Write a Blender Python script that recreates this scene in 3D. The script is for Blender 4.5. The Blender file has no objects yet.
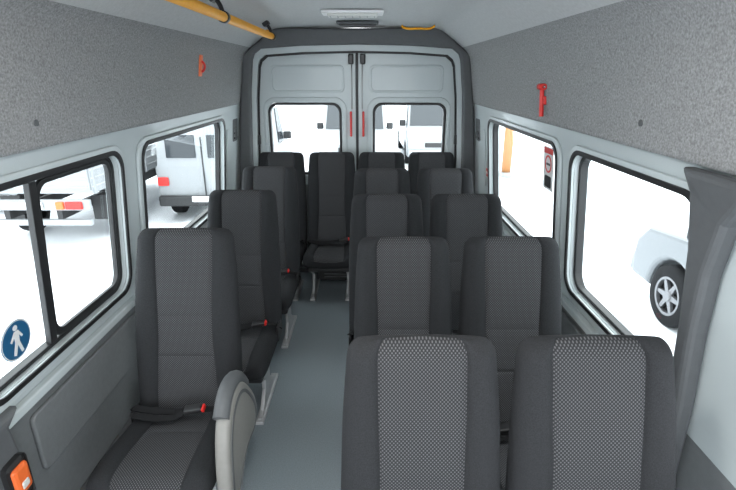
import bpy, bmesh, math
from mathutils import Vector, Matrix
S=0.9
CX=-0.105
scn=bpy.context.scene
col=scn.collection
try:
    scn.view_settings.view_transform='Standard'; scn.view_settings.look='None'
except Exception as e: print(e)

# ------------------------------------------------------------ materials
def mat(name,color,rough=0.6,metal=0.0,var=0.0,vscale=40,bump=0.0,bscale=200,emit=0,coat=0,spec=0.5):
    m=bpy.data.materials.new(name); m.use_nodes=True
    nt=m.node_tree; b=nt.nodes['Principled BSDF']
    b.inputs['Roughness'].default_value=rough; b.inputs['Metallic'].default_value=metal
    b.inputs['Base Color'].default_value=(*color,1)
    b.inputs['Specular IOR Level'].default_value=spec
    if coat: b.inputs['Coat Weight'].default_value=coat
    tc=nt.nodes.new('ShaderNodeTexCoord')
    if var>0:
        n=nt.nodes.new('ShaderNodeTexNoise'); n.inputs['Scale'].default_value=vscale; n.inputs['Detail'].default_value=4
        r=nt.nodes.new('ShaderNodeValToRGB')
        r.color_ramp.elements[0].position=0.3; r.color_ramp.elements[1].position=0.7
        r.color_ramp.elements[0].color=(*[c*(1-var) for c in color],1)
        r.color_ramp.elements[1].color=(*[min(1,c*(1+var)) for c in color],1)
        nt.links.new(tc.outputs['Object'],n.inputs['Vector']); nt.links.new(n.outputs['Fac'],r.inputs['Fac'])
        nt.links.new(r.outputs['Color'],b.inputs['Base Color'])
    if bump>0:
        n2=nt.nodes.new('ShaderNodeTexNoise'); n2.inputs['Scale'].default_value=bscale; n2.inputs['Detail'].default_value=3
        bp=nt.nodes.new('ShaderNodeBump'); bp.inputs['Strength'].default_value=bump; bp.inputs['Distance'].default_value=0.004
        nt.links.new(tc.outputs['Object'],n2.inputs['Vector']); nt.links.new(n2.outputs['Fac'],bp.inputs['Height'])
        nt.links.new(bp.outputs['Normal'],b.inputs['Normal'])
    return m
def dotmat(name,plane,k=600.0):
    m=bpy.data.materials.new(name); m.use_nodes=True; nt=m.node_tree; b=nt.nodes['Principled BSDF']
    b.inputs['Roughness'].default_value=0.9; b.inputs['Specular IOR Level'].default_value=0.2
    tc=nt.nodes.new('ShaderNodeTexCoord'); sp=nt.nodes.new('ShaderNodeSeparateXYZ')
    nt.links.new(tc.outputs['Object'],sp.inputs[0])
    def sin(out,ph):
        a=nt.nodes.new('ShaderNodeMath'); a.operation='MULTIPLY_ADD'; a.inputs[1].default_value=k; a.inputs[2].default_value=ph
        s=nt.nodes.new('ShaderNodeMath'); s.operation='SINE'
        nt.links.new(out,a.inputs[0]); nt.links.new(a.outputs[0],s.inputs[0]); return s.outputs[0]
    s1=sin(sp.outputs['X'],0); s2=sin(sp.outputs['Z' if plane=='xz' else 'Y'],0.6)
    p=nt.nodes.new('ShaderNodeMath'); p.operation='MULTIPLY'; nt.links.new(s1,p.inputs[0]); nt.links.new(s2,p.inputs[1])
    r=nt.nodes.new('ShaderNodeValToRGB'); r.color_ramp.elements[0].position=0.1; r.color_ramp.elements[1].position=0.5
    r.color_ramp.elements[0].color=(0.023,0.024,0.026,1); r.color_ramp.elements[1].color=(0.097,0.097,0.102,1)
    nt.links.new(p.outputs[0],r.inputs['Fac']); nt.links.new(r.outputs['Color'],b.inputs['Base Color'])
    return m
M={}
M['fab']=mat('seat_fabric_charcoal',(0.021,0.022,0.024),0.9,var=0.25,vscale=300,bump=0.3,bscale=500,spec=0.2)
M['dotb']=dotmat('seat_fabric_dotted_back','xz'); M['dotc']=dotmat('seat_fabric_dotted_cushion','xy')
M['felt']=mat('grey_felt_lining',(0.275,0.278,0.28),0.95,var=0.30,vscale=130,bump=0.5,bscale=160,spec=0.1)
M['ceil']=mat('ceiling_lining',(0.48,0.49,0.49),0.9,var=0.06,vscale=60,bump=0.3,bscale=160,spec=0.1)
M['portal']=mat('dark_grey_trim',(0.085,0.09,0.095),0.55,var=0.05,bump=0.15,bscale=300)
M['body']=mat('painted_body_panel',(0.47,0.52,0.53),0.4,coat=0.2,var=0.02,vscale=3)
M['lower']=mat('grey_plastic_panel',(0.15,0.16,0.165),0.55,var=0.05,bump=0.2,bscale=250)
M['rub']=mat('black_rubber',(0.008,0.008,0.009),0.5)
M['blk']=mat('black_plastic',(0.015,0.015,0.016),0.4)
M['web']=mat('belt_webbing',(0.010,0.010,0.011),0.7,bump=0.3,bscale=400,spec=.2)
M['red']=mat('red_plastic',(0.62,0.02,0.015),0.4,var=0.05)
M['org']=mat('orange_plastic',(0.75,0.14,0.03),0.4,var=0.05)
M['yel']=mat('yellow_painted_tube',(0.82,0.36,0.01),0.5,var=0.03,spec=.3)
M['leg']=mat('seat_leg_metal',(0.42,0.43,0.44),0.4,metal=0.3,var=0.05)
M['arm']=mat('armrest_shell',(0.22,0.215,0.20),0.5,var=0.04)
M['white']=mat('white_plastic',(0.7,0.7,0.7),0.4,var=0.02)
M['blue']=mat('blue_sticker',(0.01,0.09,0.20),0.4,var=0.02)
M['chrome']=mat('chrome_metal',(0.7,0.7,0.7),0.2,metal=1)
M['snow']=mat('snow_ground',(0.85,0.87,0.9),0.9,var=0.08,vscale=0.8,bump=0.5,bscale=3)
M['paintw']=mat('car_paint_white',(0.28,0.29,0.30),0.35,coat=0.2,var=0.02,vscale=2)
M['paints']=mat('car_paint_silver',(0.18,0.19,0.20),0.35,metal=0.2,coat=0.2,var=0.02,vscale=2)
M['cglass']=mat('car_glass_dark',(0.03,0.035,0.04),0.08)
M['tire']=mat('tyre_rubber',(0.008,0.008,0.009),0.8,bump=0.5,bscale=60,spec=.2)
M['rim']=mat('alloy_rim',(0.2,0.2,0.21),0.35,metal=0.6)
M['lamp']=mat('lamp_lens',(0.6,0.6,0.57),0.3)
M['floor']=mat('vinyl_floor_blue_grey',(0.185,0.22,0.24),0.45,var=0.14,vscale=150,bump=0.1,bscale=300)
g=bpy.data.materials.new('window_glass'); g.use_nodes=True; nt=g.node_tree
for n in list(nt.nodes): nt.nodes.remove(n)
o=nt.nodes.new('ShaderNodeOutputMaterial'); mx=nt.nodes.new('ShaderNodeMixShader'); tr=nt.nodes.new('ShaderNodeBsdfTransparent')
gl=nt.nodes.new('ShaderNodeBsdfGlossy'); gl.inputs['Roughness'].default_value=0.02; tr.inputs['Color'].default_value=(0.95,0.98,0.98,1)
lw=nt.nodes.new('ShaderNodeLayerWeight'); lw.inputs['Blend'].default_value=0.25
ml=nt.nodes.new('ShaderNodeMath'); ml.operation='MULTIPLY'; ml.inputs[1].default_value=0.25
nt.links.new(lw.outputs['Facing'],ml.inputs[0])
nt.links.new(ml.outputs[0],mx.inputs[0]); nt.links.new(tr.outputs[0],mx.inputs[1]); nt.links.new(gl.outputs[0],mx.inputs[2]); nt.links.new(mx.outputs[0],o.inputs[0])
M['glass']=g

# ------------------------------------------------------------ helpers
def empty(name,loc=(0,0,0),rotz=0):
    e=bpy.data.objects.new(name,None); e.location=loc; e.rotation_euler=(0,0,rotz); e.empty_display_size=0.1; col.objects.link(e); return e
def link(name,me,parent=None,loc=None):
    o=bpy.data.objects.new(name,me); col.objects.link(o)
    if parent: o.parent=parent
    if loc: o.location=loc
    return o
def build(name,verts,faces,mats,idx=None,smooth=False,recalc=True):
    me=bpy.data.meshes.new(name); me.from_pydata([tuple(v) for v in verts],[],faces)
    for m in (mats if isinstance(mats,list) else [mats]): me.materials.append(m)
    if idx:
        for p,i in zip(me.polygons,idx): p.material_index=i
    if recalc:
        bm=bmesh.new(); bm.from_mesh(me); bmesh.ops.recalc_face_normals(bm,faces=bm.faces); bm.to_mesh(me); bm.free()
    if smooth:
        for p in me.polygons: p.use_smooth=True
    me.update(); return me
def boxme(name,c,s,m,bev=0.0,seg=2,rot=None):
    bm=bmesh.new(); bmesh.ops.create_cube(bm,size=1)
    for v in bm.verts: v.co=Vector((v.co.x*s[0],v.co.y*s[1],v.co.z*s[2]))
    if bev>0: bmesh.ops.bevel(bm,geom=list(bm.edges),offset=bev,segments=seg,affect='EDGES',profile=0.5)
    if rot:
        from mathutils import Euler
        bmesh.ops.rotate(bm,verts=bm.verts,cent=(0,0,0),matrix=Euler(rot).to_matrix())
    bmesh.ops.translate(bm,verts=bm.verts,vec=c)
    me=bpy.data.meshes.new(name); bm.to_mesh(me); bm.free(); me.materials.append(m); return me
def box(name,c,s,m,bev=0.0,parent=None,rot=None,seg=2): return link(name,boxme(name,c,s,m,bev,seg,rot),parent)
def cyl(name,p0,p1,r,m,parent=None,seg=24,r2=None,bev=0):
    p0=Vector(p0);p1=Vector(p1);d=p1-p0
    bm=bmesh.new(); bmesh.ops.create_cone(bm,cap_ends=True,segments=seg,radius1=r,radius2=r if r2 is None else r2,depth=d.length)
    q=d.to_track_quat('Z','Y').to_matrix(); bmesh.ops.rotate(bm,verts=bm.verts,cent=(0,0,0),matrix=q)
    bmesh.ops.translate(bm,verts=bm.verts,vec=(p0+p1)/2)
    for f in bm.faces: f.smooth=len(f.verts)==4
    me=bpy.data.meshes.new(name); bm.to_mesh(me); bm.free(); me.materials.append(m); return link(name,me,parent)
def rr(u0,v0,u1,v1,r,n=7):
    pts=[]
    for cx,cy,a0 in ((u1-r,v1-r,0),(u0+r,v1-r,90),(u0+r,v0+r,180),(u1-r,v0+r,270)):
        for i in range(n+1):
            a=math.radians(a0+90*i/n); pts.append((cx+r*math.cos(a),cy+r*math.sin(a)))
    return pts
def shape(name,loops,w0,w1,fn,m,bevel=0.0,parent=None,smooth=False):
    cu=bpy.data.curves.new(name+'_c','CURVE'); cu.dimensions='2D'; cu.fill_mode='BOTH'
    for L in loops:
        sp=cu.splines.new('POLY'); sp.points.add(len(L)-1)
        for p,q in zip(sp.points,L): p.co=(q[0],q[1],0,1)
        sp.use_cyclic_u=True
    cu.extrude=(w1-w0)/2-bevel; cu.bevel_depth=bevel; cu.bevel_resolution=2; cu.offset=-bevel
    ob=bpy.data.objects.new('tmp',cu); col.objects.link(ob)
    dg=bpy.context.evaluated_depsgraph_get(); me=bpy.data.meshes.new_from_object(ob.evaluated_get(dg))
    bpy.data.objects.remove(ob); bpy.data.curves.remove(cu)
    me.name=name; mid=(w0+w1)/2
    for v in me.vertices: v.co=fn(v.co.x,v.co.y,v.co.z+mid)
    me.materials.clear(); me.materials.append(m)
    bm=bmesh.new(); bm.from_mesh(me); bmesh.ops.remove_doubles(bm,verts=bm.verts,dist=1e-5)
    bmesh.ops.recalc_face_normals(bm,faces=bm.faces); bm.to_mesh(me); bm.free()
    for p in me.polygons: p.use_smooth=smooth
    return link(name,me,parent)
def tube(name,pts,r,m,parent=None,smoothc=True,res=8):
    cu=bpy.data.curves.new(name+'_c','CURVE'); cu.dimensions='3D'; cu.bevel_depth=r; cu.bevel_resolution=4; cu.use_fill_caps=True
    sp=cu.splines.new('BEZIER' if smoothc else 'POLY')
    if smoothc:
        sp.bezier_points.add(len(pts)-1)
        for p,q in zip(sp.bezier_points,pts): p.co=q; p.handle_left_type=p.handle_right_type='AUTO'
        sp.resolution_u=res
    else:
        sp.points.add(len(pts)-1)
        for p,q in zip(sp.points,pts): p.co=(*q,1)
    ob=bpy.data.objects.new('tmp',cu); col.objects.link(ob)
    dg=bpy.context.evaluated_depsgraph_get(); me=bpy.data.meshes.new_from_object(ob.evaluated_get(dg))
    bpy.data.objects.remove(ob); bpy.data.curves.remove(cu); me.name=name
    me.materials.clear(); me.materials.append(m)
    for p in me.polygons: p.use_smooth=True
    return link(name,me,parent)
def lerp(a,b,t): return a+(b-a)*t
def interp(x,tab):
    if x<=tab[0][0]: return tab[0][1]
    for (a,va),(b,vb) in zip(tab,tab[1:]):
        if x<=b: return lerp(va,vb,(x-a)/(b-a))
    return tab[-1][1]
def hw(z): return interp(z,[(0,1.19),(0.87,1.19),(1.62,1.12),(2.12,1.03),(2.335,0.74)])
def side(s): return lambda u,v,w:(CX+s*(hw(v)+w),u,v)

# ------------------------------------------------------------ seat meshes
def make_back():
    zs=[.34,.37,.42,.50,.58,.66,.674,.68,.686,.70,.78,.864,.87,.876,.95,1.02,1.09,1.15,1.19,1.215,1.235,1.25,1.258,1.26]
    Zt=1.26
    fu=[-1,-.985,-.95,-.88,-.78,-.68,-.615,-.6,-.585,-.4,-.2,0,.2,.4,.585,.6,.615,.68,.78,.88,.95,.985,1]
    bu=[.985,.94,.8,.5,0,-.5,-.8,-.94,-.985]
    V=[];F=[];I=[]
    n=len(fu)+len(bu)
    for z in zs:
        W=interp(z,[(.34,.218),(.42,.234),(.8,.236),(1.05,.229),(1.2,.217)])
        r=.05
        if z>Zt-r:W-= (r-math.sqrt(max(0,r*r-(z-(Zt-r))**2)))
        T=interp(z,[(.34,.10),(.45,.14),(.8,.12),(1.2,.09)])
        rd=.042; td=0
        if z>Zt-rd: td=rd-math.sqrt(max(0,rd*rd-(z-(Zt-rd))**2))
        iw=interp(z,[(.34,.62),(.5,.58),(.8,.50),(1.0,.53),(1.26,.60)])
        yf=-(Zt-z)*0.262 + 0.018*math.sin((z-.42)/.84*math.pi*1.0)*(1 if z>.42 else 0)*-1
        groove=.009 if z in (.68,.87) else 0
        for u in fu:
            a=abs(u); f=interp(a,[(0,.006),(.585,.004),(.6,.014),(.615,.002),(.68,-.006),(.78,-.010),(.88,-.002),(.95,.012),(.985,.03),(1,.055)])
            if a<.6: f+=groove
            uu=(u/.6*iw) if a<=.6 else math.copysign(iw+(a-.6)/.4*(1-iw),u)
            V.append((uu*W,yf+min(f+td,T*.5),z))
        for u in bu:
            f=interp(abs(u),[(0,0),(.8,.008),(.94,.02),(.985,.035)])
            V.append((u*W,yf+max(T-f-td,T*.5+.001),z))
    nf=len(fu)
    for k in range(len(zs)-1):
        for j in range(n):
            a=k*n+j;b=k*n+(j+1)%n; F.append((a,b,b+n,a+n))
            I.append(1 if (j<nf-1 and abs(fu[j])<=.6 and abs(fu[j+1])<=.6) else 0)
    F.append(tuple(range(n))); I.append(0)
    F.append(tuple((len(zs)-1)*n+j for j in range(n))); I.append(0)
    return build('backrest',V,F,[M['fab'],M['dotb']],I,True)
def make_cush():
    ys=[-.12,-.16,-.22,-.30,-.38,-.386,-.392,-.46,-.54,-.60,-.65,-.68,-.70,-.712,-.718]
    fu=[-1,-.985,-.95,-.88,-.78,-.68,-.615,-.6,-.585,-.3,0,.3,.585,.6,.615,.68,.78,.88,.95,.985,1]
    bu=[.97,.8,0,-.8,-.97]
    V=[];F=[];I=[];n=len(fu)+len(bu);Ye=-.72
    for y in ys:
        zt=interp(-y,[(.12,.425),(.3,.425),(.5,.455),(.62,.462),(.72,.452)])
        zb=interp(-y,[(.12,.30),(.6,.32),(.72,.34)])
        r=.06; td=0
        dd=y-Ye
        if dd<r: td=r-math.sqrt(max(0,r*r-(r-dd)**2))
        W=interp(-y,[(.12,.21),(.22,.230),(.6,.236),(.68,.232),(.72,.215)])
        iw=interp(-y,[(.12,.50),(.72,.58)])
        gr=.006 if y==-.386 else 0
        H=zt-zb
        for u in fu:
            a=abs(u); f=interp(a,[(0,.004),(.585,.004),(.6,.012),(.615,.002),(.68,-.008),(.78,-.012),(.88,-.004),(.95,.012),(.985,.03),(1,.05)])
            if a<.6:f+=gr
            uu=(u/.6*iw) if a<=.6 else math.copysign(iw+(a-.6)/.4*(1-iw),u)
            V.append((uu*W,y,zt-min(f+td,H*.55)))
        for u in bu:
            V.append((u*W,y,zb+(.02 if abs(u)>.9 else 0)+td*.5))
    nf=len(fu)
    for k in range(len(ys)-1):
        for j in range(n):
            a=k*n+j;b=k*n+(j+1)%n;F.append((a,b,b+n,a+n))
            I.append(1 if (j<nf-1 and abs(fu[j])<=.6 and abs(fu[j+1])<=.6) else 0)
    F.append(tuple(range(n)));I.append(0);F.append(tuple((len(ys)-1)*n+j for j in range(n)));I.append(0)
    return build('seat_cushion',V,F,[M['fab'],M['dotc']],I,True)
ME_BACK=make_back(); ME_CUSH=make_cush()
leg_out=[(-.60,.31),(-.18,.31),(-.20,.27),(-.33,.20),(-.33,.13),(-.20,.035),(-.17,.03),(-.17,0),(-.62,0),(-.62,.03),(-.56,.04),(-.47,.13),(-.47,.20),(-.60,.27)]
tmp=shape('leg',[leg_out],-.012,.012,lambda u,v,w:(w,u,v),M['leg'],bevel=.004); ME_LEG=tmp.data; bpy.data.objects.remove(tmp)
ME_PAN=boxme('seat_pan',(0,-.40,.315),(.40,.50,.05),M['blk'],.015)
ME_RAIL=boxme('floor_rail',(0,-.395,.012),(.05,.50,.022),M['leg'],.005)
ME_COV=boxme('recliner_cover',(0,-.215,.40),(.014,.15,.10),M['blk'],.006)
def ribbon(name,pts,w,t,m,parent):
    V=[];F=[]
    P=[Vector(p) for p in pts]
    for i,p in enumerate(P):
        d=(P[min(i+1,len(P)-1)]-P[max(i-1,0)]).normalized()
        up=Vector((0,-.25,1)).normalized(); sd=d.cross(up).normalized(); nn=sd.cross(d)
        for a,b in ((-1,-1),(1,-1),(1,1),(-1,1)): V.append(p+sd*a*w/2+nn*b*t/2)
    for i in range(len(P)-1):
        for j in range(4): F.append((i*4+j,i*4+(j+1)%4,i*4+4+(j+1)%4,i*4+4+j))
    F.append((0,1,2,3));F.append(tuple(len(P)*4-4+j for j in range(4)))
    return link(name,build(name,V,F,m,smooth=False),parent)
def seat(x,y,bx,arm=False,side_=1,sx_=1.0,sy_=1.0):
    e=empty('bus_seat',(x,y,0)); e.scale.x=sx_; e.scale.y=sy_
    for nm,me in (('backrest',ME_BACK),('seat_cushion',ME_CUSH)):
        o=link(nm,me,e); md=o.modifiers.new('s','SUBSURF'); md.levels=1; md.render_levels=1
    link('seat_pan',ME_PAN,e)
    for sx in (-.16,.16):
        link('leg',ME_LEG,e,(sx,0,0)); link('floor_rail',ME_RAIL,e,(sx,0,0))
    for sx in (-.226,.226): link('recliner_cover',ME_COV,e,(sx,0,0))
    cyl('cross_tube_1',(-.16,-.3,.27),(.16,-.3,.27),.014,M['leg'],e,12)
    cyl('cross_tube_2',(-.16,-.5,.27),(.16,-.5,.27),.014,M['leg'],e,12)
    s=side_
    ribbon('belt_strap',[(-s*.228,-.25,.45),(-s*.215,-.275,.472),(-s*.12,-.29,.466),(-s*.03,-.29,.462),(bx-s*.03,-.30,.480)],.034,.004,M['web'],e)
    ribbon('belt_strap_lower',[(-s*.20,-.325,.470),(-s*.10,-.335,.460),(-s*.02,-.33,.460),(bx-s*.05,-.31,.476)],.034,.004,M['web'],e)
    box('belt_buckle',(bx,-.305,.490),(.085,.045,.024),M['blk'],.007,e,rot=(.15,-.2*s,0))
    box('buckle_button',(bx+s*.040,-.307,.497),(.018,.038,.020),M['red'],.004,e,rot=(.15,-.2*s,0))
    ribbon('buckle_stalk',[(bx+s*.04,-.30,.486),(s*.212,-.27,.465),(s*.228,-.2,.40)],.03,.006,M['web'],e)
    if arm:
        outl=[(-.67,.22),(-.66,.38),(-.635,.53),(-.59,.64),(-.51,.70),(-.41,.71),(-.32,.66),(-.24,.57),(-.17,.47),(-.15,.38),(-.20,.32),(-.30,.33),(-.38,.34),(-.46,.31),(-.52,.26),(-.56,.20),(-.61,.17)]
        for _ in range(2):
            q=[]
            for i in range(len(outl)):
                a=outl[i];b=outl[(i+1)%len(outl)]
                q+= [(.75*a[0]+.25*b[0],.75*a[1]+.25*b[1]),(.25*a[0]+.75*b[0],.25*a[1]+.75*b[1])]
            outl=q
        shape('armrest_shell',[outl],.242,.300,lambda u,v,w:(w,u,v),M['arm'],.020,e,True)
        shape('armrest_groove',[[(a*.86-.058,.06+b*.86) for a,b in outl],[(a*.80-.083,.085+b*.80) for a,b in outl]],.298,.303,lambda u,v,w:(w,u,v),M['portal'],.001,e)
        tube('armrest_pad',[(.266,-.26,.60),(.266,-.33,.68),(.266,-.42,.715),(.266,-.51,.705),(.266,-.575,.655)],.032,M['portal'],e)
        box('armrest_bracket',(.243,-.25,.46),(.03,.10,.16),M['blk'],.01,e)
    return e
seat(.150,1.14,.10,sx_=.975); seat(.634,1.14,-.06,sx_=1.01)
seat(.160,2.02,.10,sx_=.96); seat(.65,2.02,-.06)
seat(.115,2.85,.10); seat(.606,2.85,-.06)
seat(.110,3.71,.10); seat(.604,3.71,-.06)
seat(-.872,2.15,.06,arm=True,sx_=1.07); seat(-.80,2.96,.12); seat(-.79,3.80,.12)
for xx,b in ((-.825,.12),(-.345,.12),(.130,.12),(.604,.1)): seat(xx,4.56,b,sy_=.93)

# ------------------------------------------------------------ shell
Y0,Y1=-1.0,4.88
box('floor',(CX,(Y0+Y1)/2,-.03),(2.38,Y1-Y0,.06),M['floor'],0)
ZB,ZT=.80,1.73
win={-1:[(1.33,2.36),(2.60,4.16)],1:[(1.40,2.37),(2.57,4.10)]}
frontwin=(.1,1.08)
wn=1
for s,nm in ((-1,'left'),(1,'right')):
    W=empty('wall_'+nm)
    holes=[rr(a,.88,b,1.595,.09) for a,b in win[s]]+[rr(frontwin[0],.95,frontwin[1],1.58,.08)]
    shape('window_panel',[[(Y0,ZB),(Y1,ZB),(Y1,ZT),(Y0,ZT)]]+holes,0,.07,side(s),M['body'],.0,W)
    shape('lower_panel',[[(Y0,0),(Y1,0),(Y1,ZB),(Y0,ZB)]],0,.05,side(s),M['lower'],0,W)
    for a,b in win[s]:
        shape('window_rim',[rr(a-.05,.835,b+.05,1.635,.12),rr(a,.88,b,1.595,.09)],-.018,.0,side(s),M['body'],.006,W,True)
    shape('ledge',[[(1.35,ZB-.03),(Y1,ZB-.03),(Y1,ZB+.01),(1.35,ZB+.01)]],-.035,.0,side(s),M['body'],.008,W)
    shape('lower_band',[rr(1.5,.46,Y1-.1,.72,.03)],-.02,.0,side(s),M['lower'],.008,W)
    shape('floor_duct',[[(1.5,0),(Y1,0),(Y1,.20),(1.5,.20)]],-.06,.0,side(s),M['portal'],.012,W)
    V=[];F=[]
    pr=[(1.15,1.695),(1.085,1.698),(1.086,1.715),(1.08,1.75),(1.06,1.88),(1.04,2.03),(1.025,2.10),(1.0,2.145),(.96,2.185),(.88,2.245),(.80,2.30),(.76,2.325),(.72,2.34),(.66,2.347)]
    for yv in (Y0,Y1):
        for (h,z) in pr: V.append((CX+s*h,yv,z))
    k=len(pr)
    F=[(i,i+1,i+1+k,i+k) for i in range(k-1)]
    me=build('upper_felt_panel',V,F,[M['felt'],M['ceil']],[0 if i<8 else 1 for i in range(k-1)],True,recalc=False)
    if s==1: me.flip_normals()
    link('upper_felt_panel',me,W)
    for yv in (1.75,):
        cyl('trim_button',(CX+s*1.09,yv,1.79),(CX+s*1.07,yv,1.79),.012,M['portal'],W,16)
    for k2 in range(4):
        box('vent_slot',(CX+s*(hw(1.4)-.008),4.56,1.40+.045*k2),(.02,.10,.02),M['blk'],.004,W)
    shape('vent_frame',[rr(4.48,1.37,4.64,1.57,.02)],-.008,.0,side(s),M['portal'],.002,W)
    shape('pillar_recess',[rr(4.27,1.0,4.38,1.50,.03)],-.012,.0,side(s),M['body'],.005,W)
    for a,b in win[s]:
        E=empty('window_%d'%wn); wn+=1
        shape('gasket',[rr(a+.001,.881,b-.001,1.594,.09),rr(a+.020,.900,b-.020,1.575,.075)],.018,.06,side(s),M['rub'],.005,E)
        shape('pane',[rr(a+.015,.895,b-.015,1.58,.075)],.040,.044,side(s),M['glass'],0,E)
        shape('inner_bead',[rr(a-.018,.862,b+.018,1.613,.1),rr(a+.004,.884,b-.004,1.591,.088)],-.025,-.015,side(s),M['rub'],.003,E)
        if s==-1 and a<2:
            shape('sliding_bar',[rr(1.735,.90,1.775,1.577,.005)],.015,.04,side(s),M['blk'],.003,E)
            shape('sliding_frame',[rr(1.76,.90,b-.03,1.575,.07),rr(1.79,.93,b-.05,1.555,.055)],.018,.036,side(s),M['rub'],.003,E)
arc=[(1.44,1.69),(1.40,1.62),(1.375,1.45),(1.37,1.2),(1.38,.9),(1.39,.6),(1.36,.3),(1.33,.0),(1.20,0),(1.26,.3),(1.31,.6),(1.31,.9),(1.30,1.2),(1.28,1.40),(1.24,1.56),(1.14,1.69)]
shape('trim_1',[arc],-.065,-.0,side(1),M['portal'],.02,None)
arcl=[(1.42,.84),(1.36,.80),(1.38,.6),(1.36,.3),(1.32,0),(1.10,0),(1.12,.4),(1.10,.84)]
shape('trim_2',[arcl],-.06,-.0,side(-1),M['portal'],.02,None)
V=[];F=[]
pr=[(CX-.67,2.347),(CX-.4,2.358),(CX,2.364),(CX+.4,2.358),(CX+.67,2.347)]
for yv in (Y0,Y1):
    for p in pr: V.append((p[0],yv,p[1]))
for yv in (Y0,Y1):
    for p in pr: V.append((p[0],yv,p[1]+.05))
F=[(i,i+1,i+6,i+5) for i in range(4)]+[(10+i,15+i,16+i,11+i) for i in range(4)]
ce=link('ceiling',build('ceiling',V,F,M['ceil'],smooth=True,recalc=False))
for s,nm in ((-1,'left'),(1,'right')):
    V=[(CX+s*a,yv,z) for yv in (Y0,Y1+.06) for a,z in ((1.25,1.60),(1.20,2.15),(.80,2.42),(0,2.46))]
    link('roof_skin_'+nm,build('roof_skin_'+nm,V,[(0,1,5,4),(1,2,6,5),(2,3,7,6)],M['paintw']))
def dome(y,pw):
    D=empty('dome_fill_lamp',(CX,y,2.355))
    box('lamp_base',(0,0,-.006),(.42,.20,.02),M['white'],.008,D)
    box('lamp_lens',(0,0,-.022),(.34,.13,.02),M['lamp'],.009,D)
    for i in range(7): box('lamp_rib',(-.15+.05*i,0,-.033),(.006,.12,.004),M['ceil'],.001,D)
    if pw:
        l=bpy.data.lights.new('fill_light','AREA'); l.shape='RECTANGLE'; l.size=.30; l.size_y=.12; l.energy=pw; l.color=(1,.97,.93)  # fill light added to brighten the cabin
        lo=bpy.data.objects.new('fill_light',l); col.objects.link(lo); lo.parent=D; lo.location=(0,0,-.045)
dome(3.6,3); dome(0.9,14)  # rear fixture is real, its light added; front lamp is unseen, added as fill
D2=empty('roof_vent',(CX+.02,4.25,2.355))
box('vent_plate',(0,0,-.008),(.34,.12,.02),M['portal'],.008,D2)
for i in range(5): box('vent_fin',(0,-.04+.02*i,-.02),(.30,.006,.008),M['blk'],.001,D2)

# ------------------------------------------------------------ rear portal & doors
YR=4.82
outer=[(-1.17,0),(-1.17,.87),(-1.10,1.62),(-1.035,2.12),(-.75,2.345),(.75,2.345),(1.035,2.12),(1.10,1.62),(1.17,.87),(1.17,0)]
inner=[(-1.02,0.02),(-1.02,1.2),(-.985,1.80),(-.95,2.08),(-.93,2.13),(-.87,2.175),(-.5,2.20),(0,2.21),(.5,2.20),(.87,2.175),(.93,2.13),(.95,2.08),(.985,1.80),(1.02,1.2),(1.02,.02)]
WR=empty('wall_rear')
rf=lambda u,v,w:(CX+u,YR+w,v)
shape('portal_frame',[outer,inner],-.16,.08,rf,M['portal'],.02,WR)
inner2=[(u*.965,v if v<.1 else v-.045) for u,v in inner]
shape('portal_reveal',[[(u*1.01,v+ (.0 if v<.1 else .01)) for u,v in inner],inner2],-.10,.10,rf,M['body'],.006,WR)
shape('door_seal',[inner2,[(u*.985,v if v<.1 else v-.018) for u,v in inner2]],-.03,.03,rf,M['rub'],.005,WR)
shape('leak_backing',[[(u*1.0,v+ (.0 if v<.1 else .01)) for u,v in inner],[(u*.90,v if v<.1 else v-.11) for u,v in inner]],.062,.09,rf,M['rub'],0,WR)  # dark backing added behind the doors to block the light leak
for s in (-1,1):
    DR=empty('door_%d'%(1 if s<0 else 2))
    o_=[(.012,.03),(.012,2.148),(.5,2.138),(.84,2.115),(.89,2.07),(.92,2.0),(.95,1.75),(.975,1.2),(.975,.03)]
    o_=[(s*a,b) for a,b in o_]
    wi=rr(.15,1.0,.865,1.70,.09); wi=[(s*a,b) for a,b in wi]
    shape('door_panel',[o_,wi],0,.06,rf,M['body'],.008,DR)
    ri=[(s*a,b) for a,b in rr(.10,.95,.905,1.75,.12)]
    shape('window_rim',[ri,wi],-.02,0.0,rf,M['body'],.008,DR,True)
    gk=[(s*a,b) for a,b in rr(.152,1.002,.863,1.698,.088)]; gk2=[(s*a,b) for a,b in rr(.175,1.025,.84,1.675,.075)]
    shape('gasket',[gk,gk2],-.005,.05,rf,M['rub'],.005,DR)
    em=[(s*a,b) for a,b in rr(.12,1.79,.82,2.04,.05)]; em2=[(s*a,b) for a,b in rr(.14,1.81,.80,2.02,.04)]
    shape('pressed_bead',[em,em2],-.010,0.0,rf,M['body'],.005,DR,True)
    lo=[(s*a,b) for a,b in rr(.10,.15,.86,.9,.05)]
    shape('lower_card',[lo],-.02,0.0,rf,M['lower'],.008,DR)
    box('door_latch',(CX+s*.055,YR-.02,2.09),(.05,.05,.09),M['blk'],.01,DR)
    cyl('latch_rod',(CX+s*.05,YR-.02,1.64),(CX+s*.05,YR-.02,2.08),.006,M['leg'],DR,10)
    box('red_release',(CX+s*.06,YR-.03,1.50),(.022,.03,.24),M['red'],.008,DR)
    for hz in (.6,1.35,1.9): box('hinge',(CX+s*.965,YR-.03,hz),(.03,.04,.09),M['blk'],.006,DR)
    shape('glass_pane',[gk2],.02,.024,rf,M['glass'],0,DR)
box('center_seal',(CX,YR+.02,1.08),(.05,.03,2.1),M['rub'],.004,WR)
HB=empty('heater_box',(0,0,0))
box('casing',(CX+.02,4.50,.13),(.95,.16,.25),M['blk'],.015,HB)
for i in range(6): box('grille_slat',(CX+.02,4.415,.05+.032*i),(.7,.008,.01),M['portal'],.002,HB)

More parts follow.
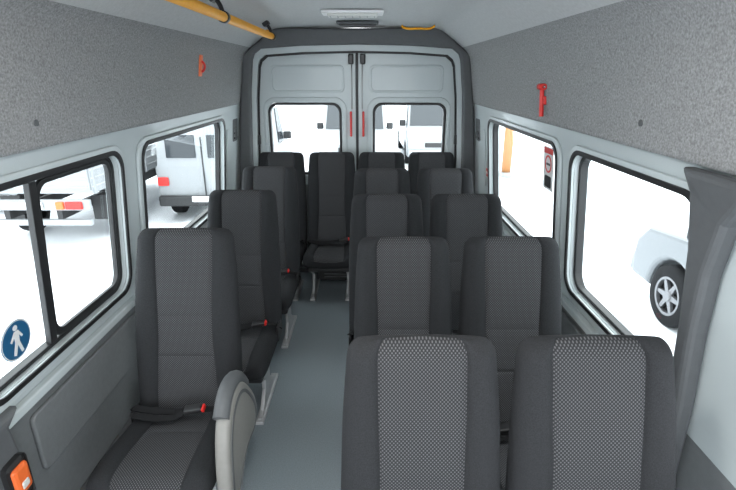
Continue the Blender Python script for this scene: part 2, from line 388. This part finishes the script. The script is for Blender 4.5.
# ------------------------------------------------------------ fittings
HR=empty('handrail')
tube('rail_tube',[(-.75,.4,2.235),(-.75,2.0,2.235),(-.75,4.05,2.235),(-.77,4.14,2.245),(-.81,4.17,2.27)],.024,M['yel'],HR)
for yv in (1.1,2.75,4.08):
    cyl('bracket_ring',(-.75,yv-.022,2.235),(-.75,yv+.022,2.235),.030,M['blk'],HR,20)
    tube('bracket_arm',[(-.75,yv,2.25),(-.77,yv,2.30),(-.80,yv,2.335)],.012,M['blk'],HR)
    box('bracket_foot',(-.79,yv,2.325),(.05,.07,.03),M['blk'],.006,HR,rot=(0,-.55,0))
GH=empty('grab_handle')
tube('handle_bar',[(.28,4.4,2.34),(.30,4.4,2.325),(.42,4.4,2.318),(.54,4.4,2.325),(.56,4.4,2.34)],.009,M['yel'],GH)
EP=empty('emergency_pull')
z0=2.01;xe=CX-1.04
box('plate',(xe,3.50,z0),(.016,.055,.14),M['org'],.006,EP,rot=(0,.16,0))
tube('pull_loop',[(xe+.007,3.5,z0+.03),(xe+.025,3.5,z0+.015),(xe+.025,3.5,z0-.02),(xe+.007,3.5,z0-.04)],.008,M['red'],EP)
EH=empty('emergency_hammer')
hx=CX+1.068
tube('handle',[(hx-.012,2.72,1.735),(hx-.016,2.73,1.81),(hx-.022,2.73,1.885)],.012,M['red'],EH)
cyl('head',(hx-.024,2.695,1.89),(hx-.024,2.765,1.89),.017,M['red'],EH,16)
cyl('tip',(hx-.024,2.695,1.89),(hx-.024,2.675,1.89),.009,M['chrome'],EH,12,r2=.002)
box('holder',(hx-.004,2.73,1.82),(.02,.045,.045),M['red'],.005,EH)
SM=empty('door_release_handle')
box('bezel',(CX-1.12,1.31,.60),(.02,.10,.20),M['blk'],.02,SM)
box('lever',(CX-1.108,1.31,.62),(.025,.07,.11),M['org'],.012,SM)
box('lens',(CX-1.104,1.31,.60),(.025,.035,.03),M['lamp'],.006,SM)
ST=empty('pedestrian_sticker')
sf=lambda u,v,w:(CX-(hw(v)+w),u,v)
cy,cz,R=1.575,1.015,.080
circ=lambda c0,c1,r,n=40:[(c0+r*math.cos(2*math.pi*i/n),c1+r*math.sin(2*math.pi*i/n)) for i in range(n)]
shape('disc',[circ(cy,cz,R)],.034,.0355,sf,M['blue'],0,ST)
shape('ring',[circ(cy,cz,R*.97),circ(cy,cz,R*.92)],.033,.034,sf,M['white'],0,ST)
shape('figure_head',[circ(cy,cz+.050,.011,16)],.032,.034,sf,M['white'],0,ST)
fig=[(-.006,.028),(.010,.028),(.026,.004),(.021,.0),(.011,.014),(.010,-.008),(.022,-.044),(.013,-.046),(.002,-.014),(-.010,-.046),(-.019,-.042),(-.007,-.006),(-.008,.012),(-.02,-.002),(-.025,.003)]
shape('figure_body',[[(cy+a*1.3,cz+b*1.3) for a,b in fig]],.032,.034,sf,M['white'],0,ST)
NS=empty('no_smoking_sign')
sf2=lambda u,v,w:(CX+(hw(v)+w),u,v)
q=.10
shape('card',[rr(2.65+q,1.30,2.81+q,1.555,.005)],.034,.0355,sf2,M['white'],0,NS)
shape('red_band',[rr(2.66+q,1.515,2.80+q,1.548,.004)],.032,.034,sf2,M['red'],0,NS)
shape('ring',[circ(2.73+q,1.455,.052),circ(2.73+q,1.455,.041)],.032,.034,sf2,M['red'],0,NS)
shape('cigarette',[[(2.70+q,1.447),(2.76+q,1.447),(2.76+q,1.46),(2.70+q,1.46)]],.0325,.034,sf2,M['blk'],0,NS)
shape('pictogram',[rr(2.68+q,1.315,2.78+q,1.385,.014)],.032,.034,sf2,M['blk'],0,NS)
ES=empty('exit_sticker')
shape('card',[rr(4.20,1.10,4.27,1.17,.004)],-.003,-.001,sf2,M['red'],0,ES)
shape('arrow',[[(4.215,1.13),(4.24,1.15),(4.24,1.14),(4.258,1.14),(4.258,1.125),(4.24,1.125),(4.24,1.115)]],-.005,-.003,sf2,M['white'],0,ES)

# ------------------------------------------------------------ outside
GZ=-.75
bm=bmesh.new(); bmesh.ops.create_grid(bm,x_segments=60,y_segments=60,size=60)
for v in bm.verts: v.co.z=GZ+.03*math.sin(v.co.x*1.3)*math.sin(v.co.y*1.7)*(1 if v.co.length<25 else 0)-.03
me=bpy.data.meshes.new('snowy_ground'); bm.to_mesh(me); bm.free(); me.materials.append(M['snow']); link('snowy_ground',me)
def wheel(e,nm,x,y,r,s):
    V=[];F=[];n=36;pf=[(0,.62),(0,.9),(.02,.985),(.06,1),(.16,1),(.20,.985),(.22,.9),(.22,.62)]
    for i in range(n):
        a=2*math.pi*i/n
        for w,q in pf: V.append((x+s*(-w),y+r*q*math.cos(a),r+r*q*math.sin(a)))
    k=len(pf)
    for i in range(n):
        for j in range(k-1): F.append((i*k+j,i*k+j+1,((i+1)%n)*k+j+1,((i+1)%n)*k+j))
    link(nm+'_tyre',build(nm+'_tyre',V,F,M['tire'],smooth=True),e)
    cyl(nm+'_dish',(x-s*.10,y,r),(x-s*.06,y,r),r*.63,M['blk'],e,32)
    sp=[]
    for i in range(n):
        a=2*math.pi*i/n; q=.64; sp.append((y+r*q*math.cos(a),r+r*q*math.sin(a)))
    sp2=[(y+r*.54*math.cos(2*math.pi*i/n),r+r*.54*math.sin(2*math.pi*i/n)) for i in range(n)]
    f=lambda u,v,w:(x-s*w,u,v)
    shape(nm+'_rim',[sp,sp2],0,.05,f,M['rim'],.004,e)
    for i in range(6):
        a=2*math.pi*i/6; c,sn=math.cos(a),math.sin(a)
        q=[(.08,-.1),(.56,-.06),(.56,.06),(.08,.1)]
        shape(nm+'_spoke',[[(y+r*(p*c-t*sn),r+r*(p*sn+t*c)) for p,t in q]],.01,.05,f,M['rim'],.004,e)
    cyl(nm+'_hub',(x-s*.05,y,r),(x+s*.005,y,r),r*.16,M['rim'],e,20)
def car(name,x,y,rot,L,W,H,kind,paint,r=.34,hood=.95):
    e=empty(name,(x,y,GZ-.03),rot)
    h=W/2; wy=[L/2-.85,-L/2+.8]; sill=.28
    def arch(c):
        return [(c+(r+.05)*math.cos(math.radians(a)),max(sill,r+(r+.05)*math.sin(math.radians(a)))) for a in range(-5,186,15)]
    bot=[(-L/2+.05,sill+.05)]+list(reversed(arch(wy[1])))+list(reversed(arch(wy[0])))+[(L/2-.05,sill+.05)]
    if kind=='van': top=[(L/2,.6),(L/2-.05,.85),(L/2-.75,1.12),(-L/2,1.12)]
    else: top=[(L/2,.55),(L/2-.04,.8),(L/2-.25,hood-.04),(L/2-1.25,hood+.06),(-L/2+.1,hood+.06),(-L/2,hood-.1)]
    shape('body',[bot+top],-h,h,lambda u,v,w:(w,u,v),paint,.06,e,False)
    b0=hood+.04 if kind!='van' else 1.10
    if kind=='van': pf=[(L/2-.78,b0),(L/2-1.45,H-.12),(L/2-1.75,H),(-L/2+.08,H),(-L/2+.01,H-.1),(-L/2,b0)]
    else: pf=[(L/2-1.0,b0),(L/2-1.65,H-.06),(L/2-2.0,H),(-L/2+.35,H-.02),(-L/2+.12,H-.1),(-L/2+.03,b0)]
    tp=.72 if kind!='van' else .9
    def tf(u,v,w):
        k=1-(1-tp)*max(0,(v-b0))/(H-b0); return (w*k,u,v)
    shape('greenhouse',[pf],-h+.05,h-.05,tf,paint,.03,e)
    wb=b0+.05; wt=H-.13
    for s in (-1,1):
        if kind=='van': segs=[(L/2-1.9,L/2-1.1)]
        else: segs=[(-L/2+.30,-.75),(-.68,.12),(.19,L/2-1.25)]
        for (a,b) in segs:
            b2=b-(.35 if b>0.5 or kind=='van' else 0)
            shape('side_glass',[[(a,wb),(b,wb),(b2,wt),(a+.05,wt)]],0,.02,lambda u,v,w,s=s:(s*((h-.05)*(1-(1-tp)*(v-b0)/(H-b0))+.002+w),u,v),M['cglass'],.003,e)
    def endglass(nm,p0,p1,wd0,wd1,off):
        V=[(-wd0,p0[0],p0[1]),(wd0,p0[0],p0[1]),(wd1,p1[0],p1[1]),(-wd1,p1[0],p1[1])]
        V+=[(a,b+off,c+.01) for a,b,c in V]
        link(nm,build(nm,V,[(0,1,2,3),(4,7,6,5),(0,4,5,1),(1,5,6,2),(2,6,7,3),(3,7,4,0)],M['cglass']),e)
    a,b=pf[0],pf[1]
    endglass('windscreen',(lerp(a[0],b[0],.1)+.02,lerp(a[1],b[1],.1)),(lerp(a[0],b[0],.95)+.02,lerp(a[1],b[1],.95)),h*.86,h*tp*.88,.02)
    a,b=pf[-1],pf[-2]
    if kind=='van':
        for s in (-1,1):
            box('rear_door_glass',(s*h*.42,-L/2-.005,1.48),(h*.6,.02,.42),M['cglass'],.008,e,rot=(-.04,0,0))
        box('rear_door_gap',(0,-L/2-.005,1.0),(.02,.02,1.3),M['blk'],.002,e)
    else:
        endglass('rear_glass',(lerp(a[0],b[0],.12)-.02,lerp(a[1],b[1],.12)),(lerp(a[0],b[0],.95)-.02,lerp(a[1],b[1],.95)),h*.82,h*tp*.88,-.02)
    for s in (-1,1):
        box('tail_light',(s*(h-.14),-L/2-.005,.82),(.2,.05,.16),M['red'],.015,e)
        box('headlight',(s*(h-.2),L/2-.06,.72),(.34,.14,.15),M['lamp'],.03,e)
        box('door_mirror',(s*(h+.07),L/2-1.22,b0+.16),(.2,.12,.2),M['blk'],.03,e)
        for i,c in enumerate(wy): wheel(e,'wheel_%d%s'%(i+1,'l' if s<0 else 'r'),s*(h+.01),c,r,s)
    box('bumper_rear',(0,-L/2-.02,.45),(W-.06,.12,.2),M['blk'],.03,e)
    box('bumper_front',(0,L/2,.45),(W-.06,.12,.22),paint,.04,e)
    box('grille',(0,L/2+.0,.70),(W*.45,.05,.14),M['blk'],.02,e)
    box('plate',(0,-L/2-.085,.5),(.5,.01,.11),M['white'],.003,e)
    return e
def truck(x,y,L=5.6,W=2.05):
    e=empty('flatbed_truck',(x,y,GZ-.03)); h=W/2; P=M['paintw']
    for s in (-1,1):
        box('chassis_rail',(s*.42,0,.62),(.09,L-.2,.16),M['blk'],.01,e)
        box('side_board',(s*(h-.02),-.75,1.22),(.04,L-1.7,.40),P,.01,e)
        for k in range(3): box('board_rib',(s*(h+.005),-.75,1.08+.13*k),(.02,L-1.72,.02),M['leg'],.004,e)
        for k in range(5): box('stake',(s*(h+.01),-L/2+.15+k*.93,1.2),(.04,.06,.48),P,.008,e)
        box('tail_light',(s*(h-.28),-L/2-.01,.80),(.26,.05,.12),M['red'],.015,e)
        box('turn_light',(s*(h-.50),-L/2-.01,.80),(.12,.05,.12),M['org'],.01,e)
        box('mudguard',(s*(h-.25),-L/2+1.25,.86),(.34,.95,.03),M['blk'],.01,e)
        box('mud_flap',(s*(h-.25),-L/2+.72,.58),(.34,.02,.42),M['blk'],.005,e)
        for i,c in enumerate((L/2-.85,-L/2+1.25)): wheel(e,'wheel_%d%s'%(i+1,'l' if s<0 else 'r'),s*(h-.08),c,.38,s)
    box('deck',(0,-.75,1.0),(W,L-1.65,.06),P,.01,e)
    box('tailgate',(0,-L/2+.08,1.22),(W-.05,.04,.40),P,.01,e)
    for k in range(3): box('tailgate_rib',(0,-L/2+.05,1.08+.13*k),(W-.1,.02,.02),M['leg'],.004,e)
    box('headboard',(0,L/2-1.6,1.5),(W,.05,.95),P,.01,e)
    box('rear_crossmember',(0,-L/2+.05,.80),(W-.1,.08,.17),P,.015,e)
    box('under_run_bar',(0,-L/2+.10,.50),(W-.2,.08,.10),P,.015,e)
    box('plate',(0,-L/2-.01,.80),(.5,.02,.11),M['white'],.003,e)
    cab=[(L/2-1.5,.5),(L/2-1.5,2.05),(L/2-1.4,2.12),(L/2-.7,2.12),(L/2-.5,2.0),(L/2-.12,1.25),(L/2,1.1),(L/2,.5)]
    shape('cab',[cab],-h+.04,h-.04,lambda u,v,w:(w*(1-.1*max(0,v-1.2)),u,v),P,.05,e)
    for s in (-1,1):
        shape('side_glass',[[(L/2-1.3,1.3),(L/2-.35,1.3),(L/2-.62,1.95),(L/2-1.3,1.95)]],0,.015,lambda u,v,w,s=s:(s*((h-.04)*(1-.1*max(0,v-1.2))+w),u,v),M['cglass'],.003,e)
        box('door_mirror',(s*(h+.1),L/2-.4,1.6),(.18,.08,.3),M['blk'],.02,e)
        box('headlight',(s*(h-.3),L/2,.8),(.3,.05,.18),M['lamp'],.02,e)
    box('rear_glass',(0,L/2-1.51,1.75),(1.0,.02,.3),M['cglass'],.005,e)
    box('windscreen',(0,L/2-.30,1.63),(W-.45,.03,.72),M['cglass'],.005,e,rot=(.47,0,0))
    box('bumper_front',(0,L/2+.02,.48),(W-.1,.12,.2),P,.03,e)
truck(-5.35,10.1)
car('suv',4.32,3.55,0,4.5,1.84,1.72,'suv',M['paints'],r=.36,hood=1.05)
car('delivery_van',-3.10,11.5,0.0,5.0,1.85,2.1,'van',M['paintw'])
car('delivery_van',-.4,16.5,math.pi,5.2,2.0,2.35,'van',M['paintw'])
car('delivery_van',2.2,17.5,math.pi,5.2,2.0,2.35,'van',M['paintw'])
car('parked_car',-8.4,9.4,0.0,4.5,1.78,1.6,'car',M['paintw'])
PO=empty('orange_post',(3.9,13.5,GZ))
cyl('shaft',(0,0,-.05),(0,0,3.2),.13,mat('orange_post_paint',(0.42,0.19,0.07),.5),PO)
cyl('base',(0,0,-.05),(0,0,.12),.2,M['paintw'],PO)
cyl('cap',(0,0,3.2),(0,0,3.28),.17,M['lower'],PO)

# ------------------------------------------------------------ light / world
w=bpy.data.worlds.new('overcast'); scn.world=w; w.use_nodes=True
bg=w.node_tree.nodes['Background']; bg.inputs['Color'].default_value=(0.93,0.97,1,1); bg.inputs['Strength'].default_value=5.7
# ------------------------------------------------------------ camera
cam=bpy.data.cameras.new('camera'); co=bpy.data.objects.new('camera',cam); col.objects.link(co)
cam.sensor_width=36; cam.lens=480/736*36; cam.clip_start=.02
co.location=(0,0,1.95); co.rotation_euler=(math.radians(90-19.5),0,0)
scn.camera=co
for ob in list(scn.objects):
    if ob.parent is None:
        ob.location=ob.location*S
        if ob.type not in ('CAMERA','LIGHT'): ob.scale=ob.scale*S
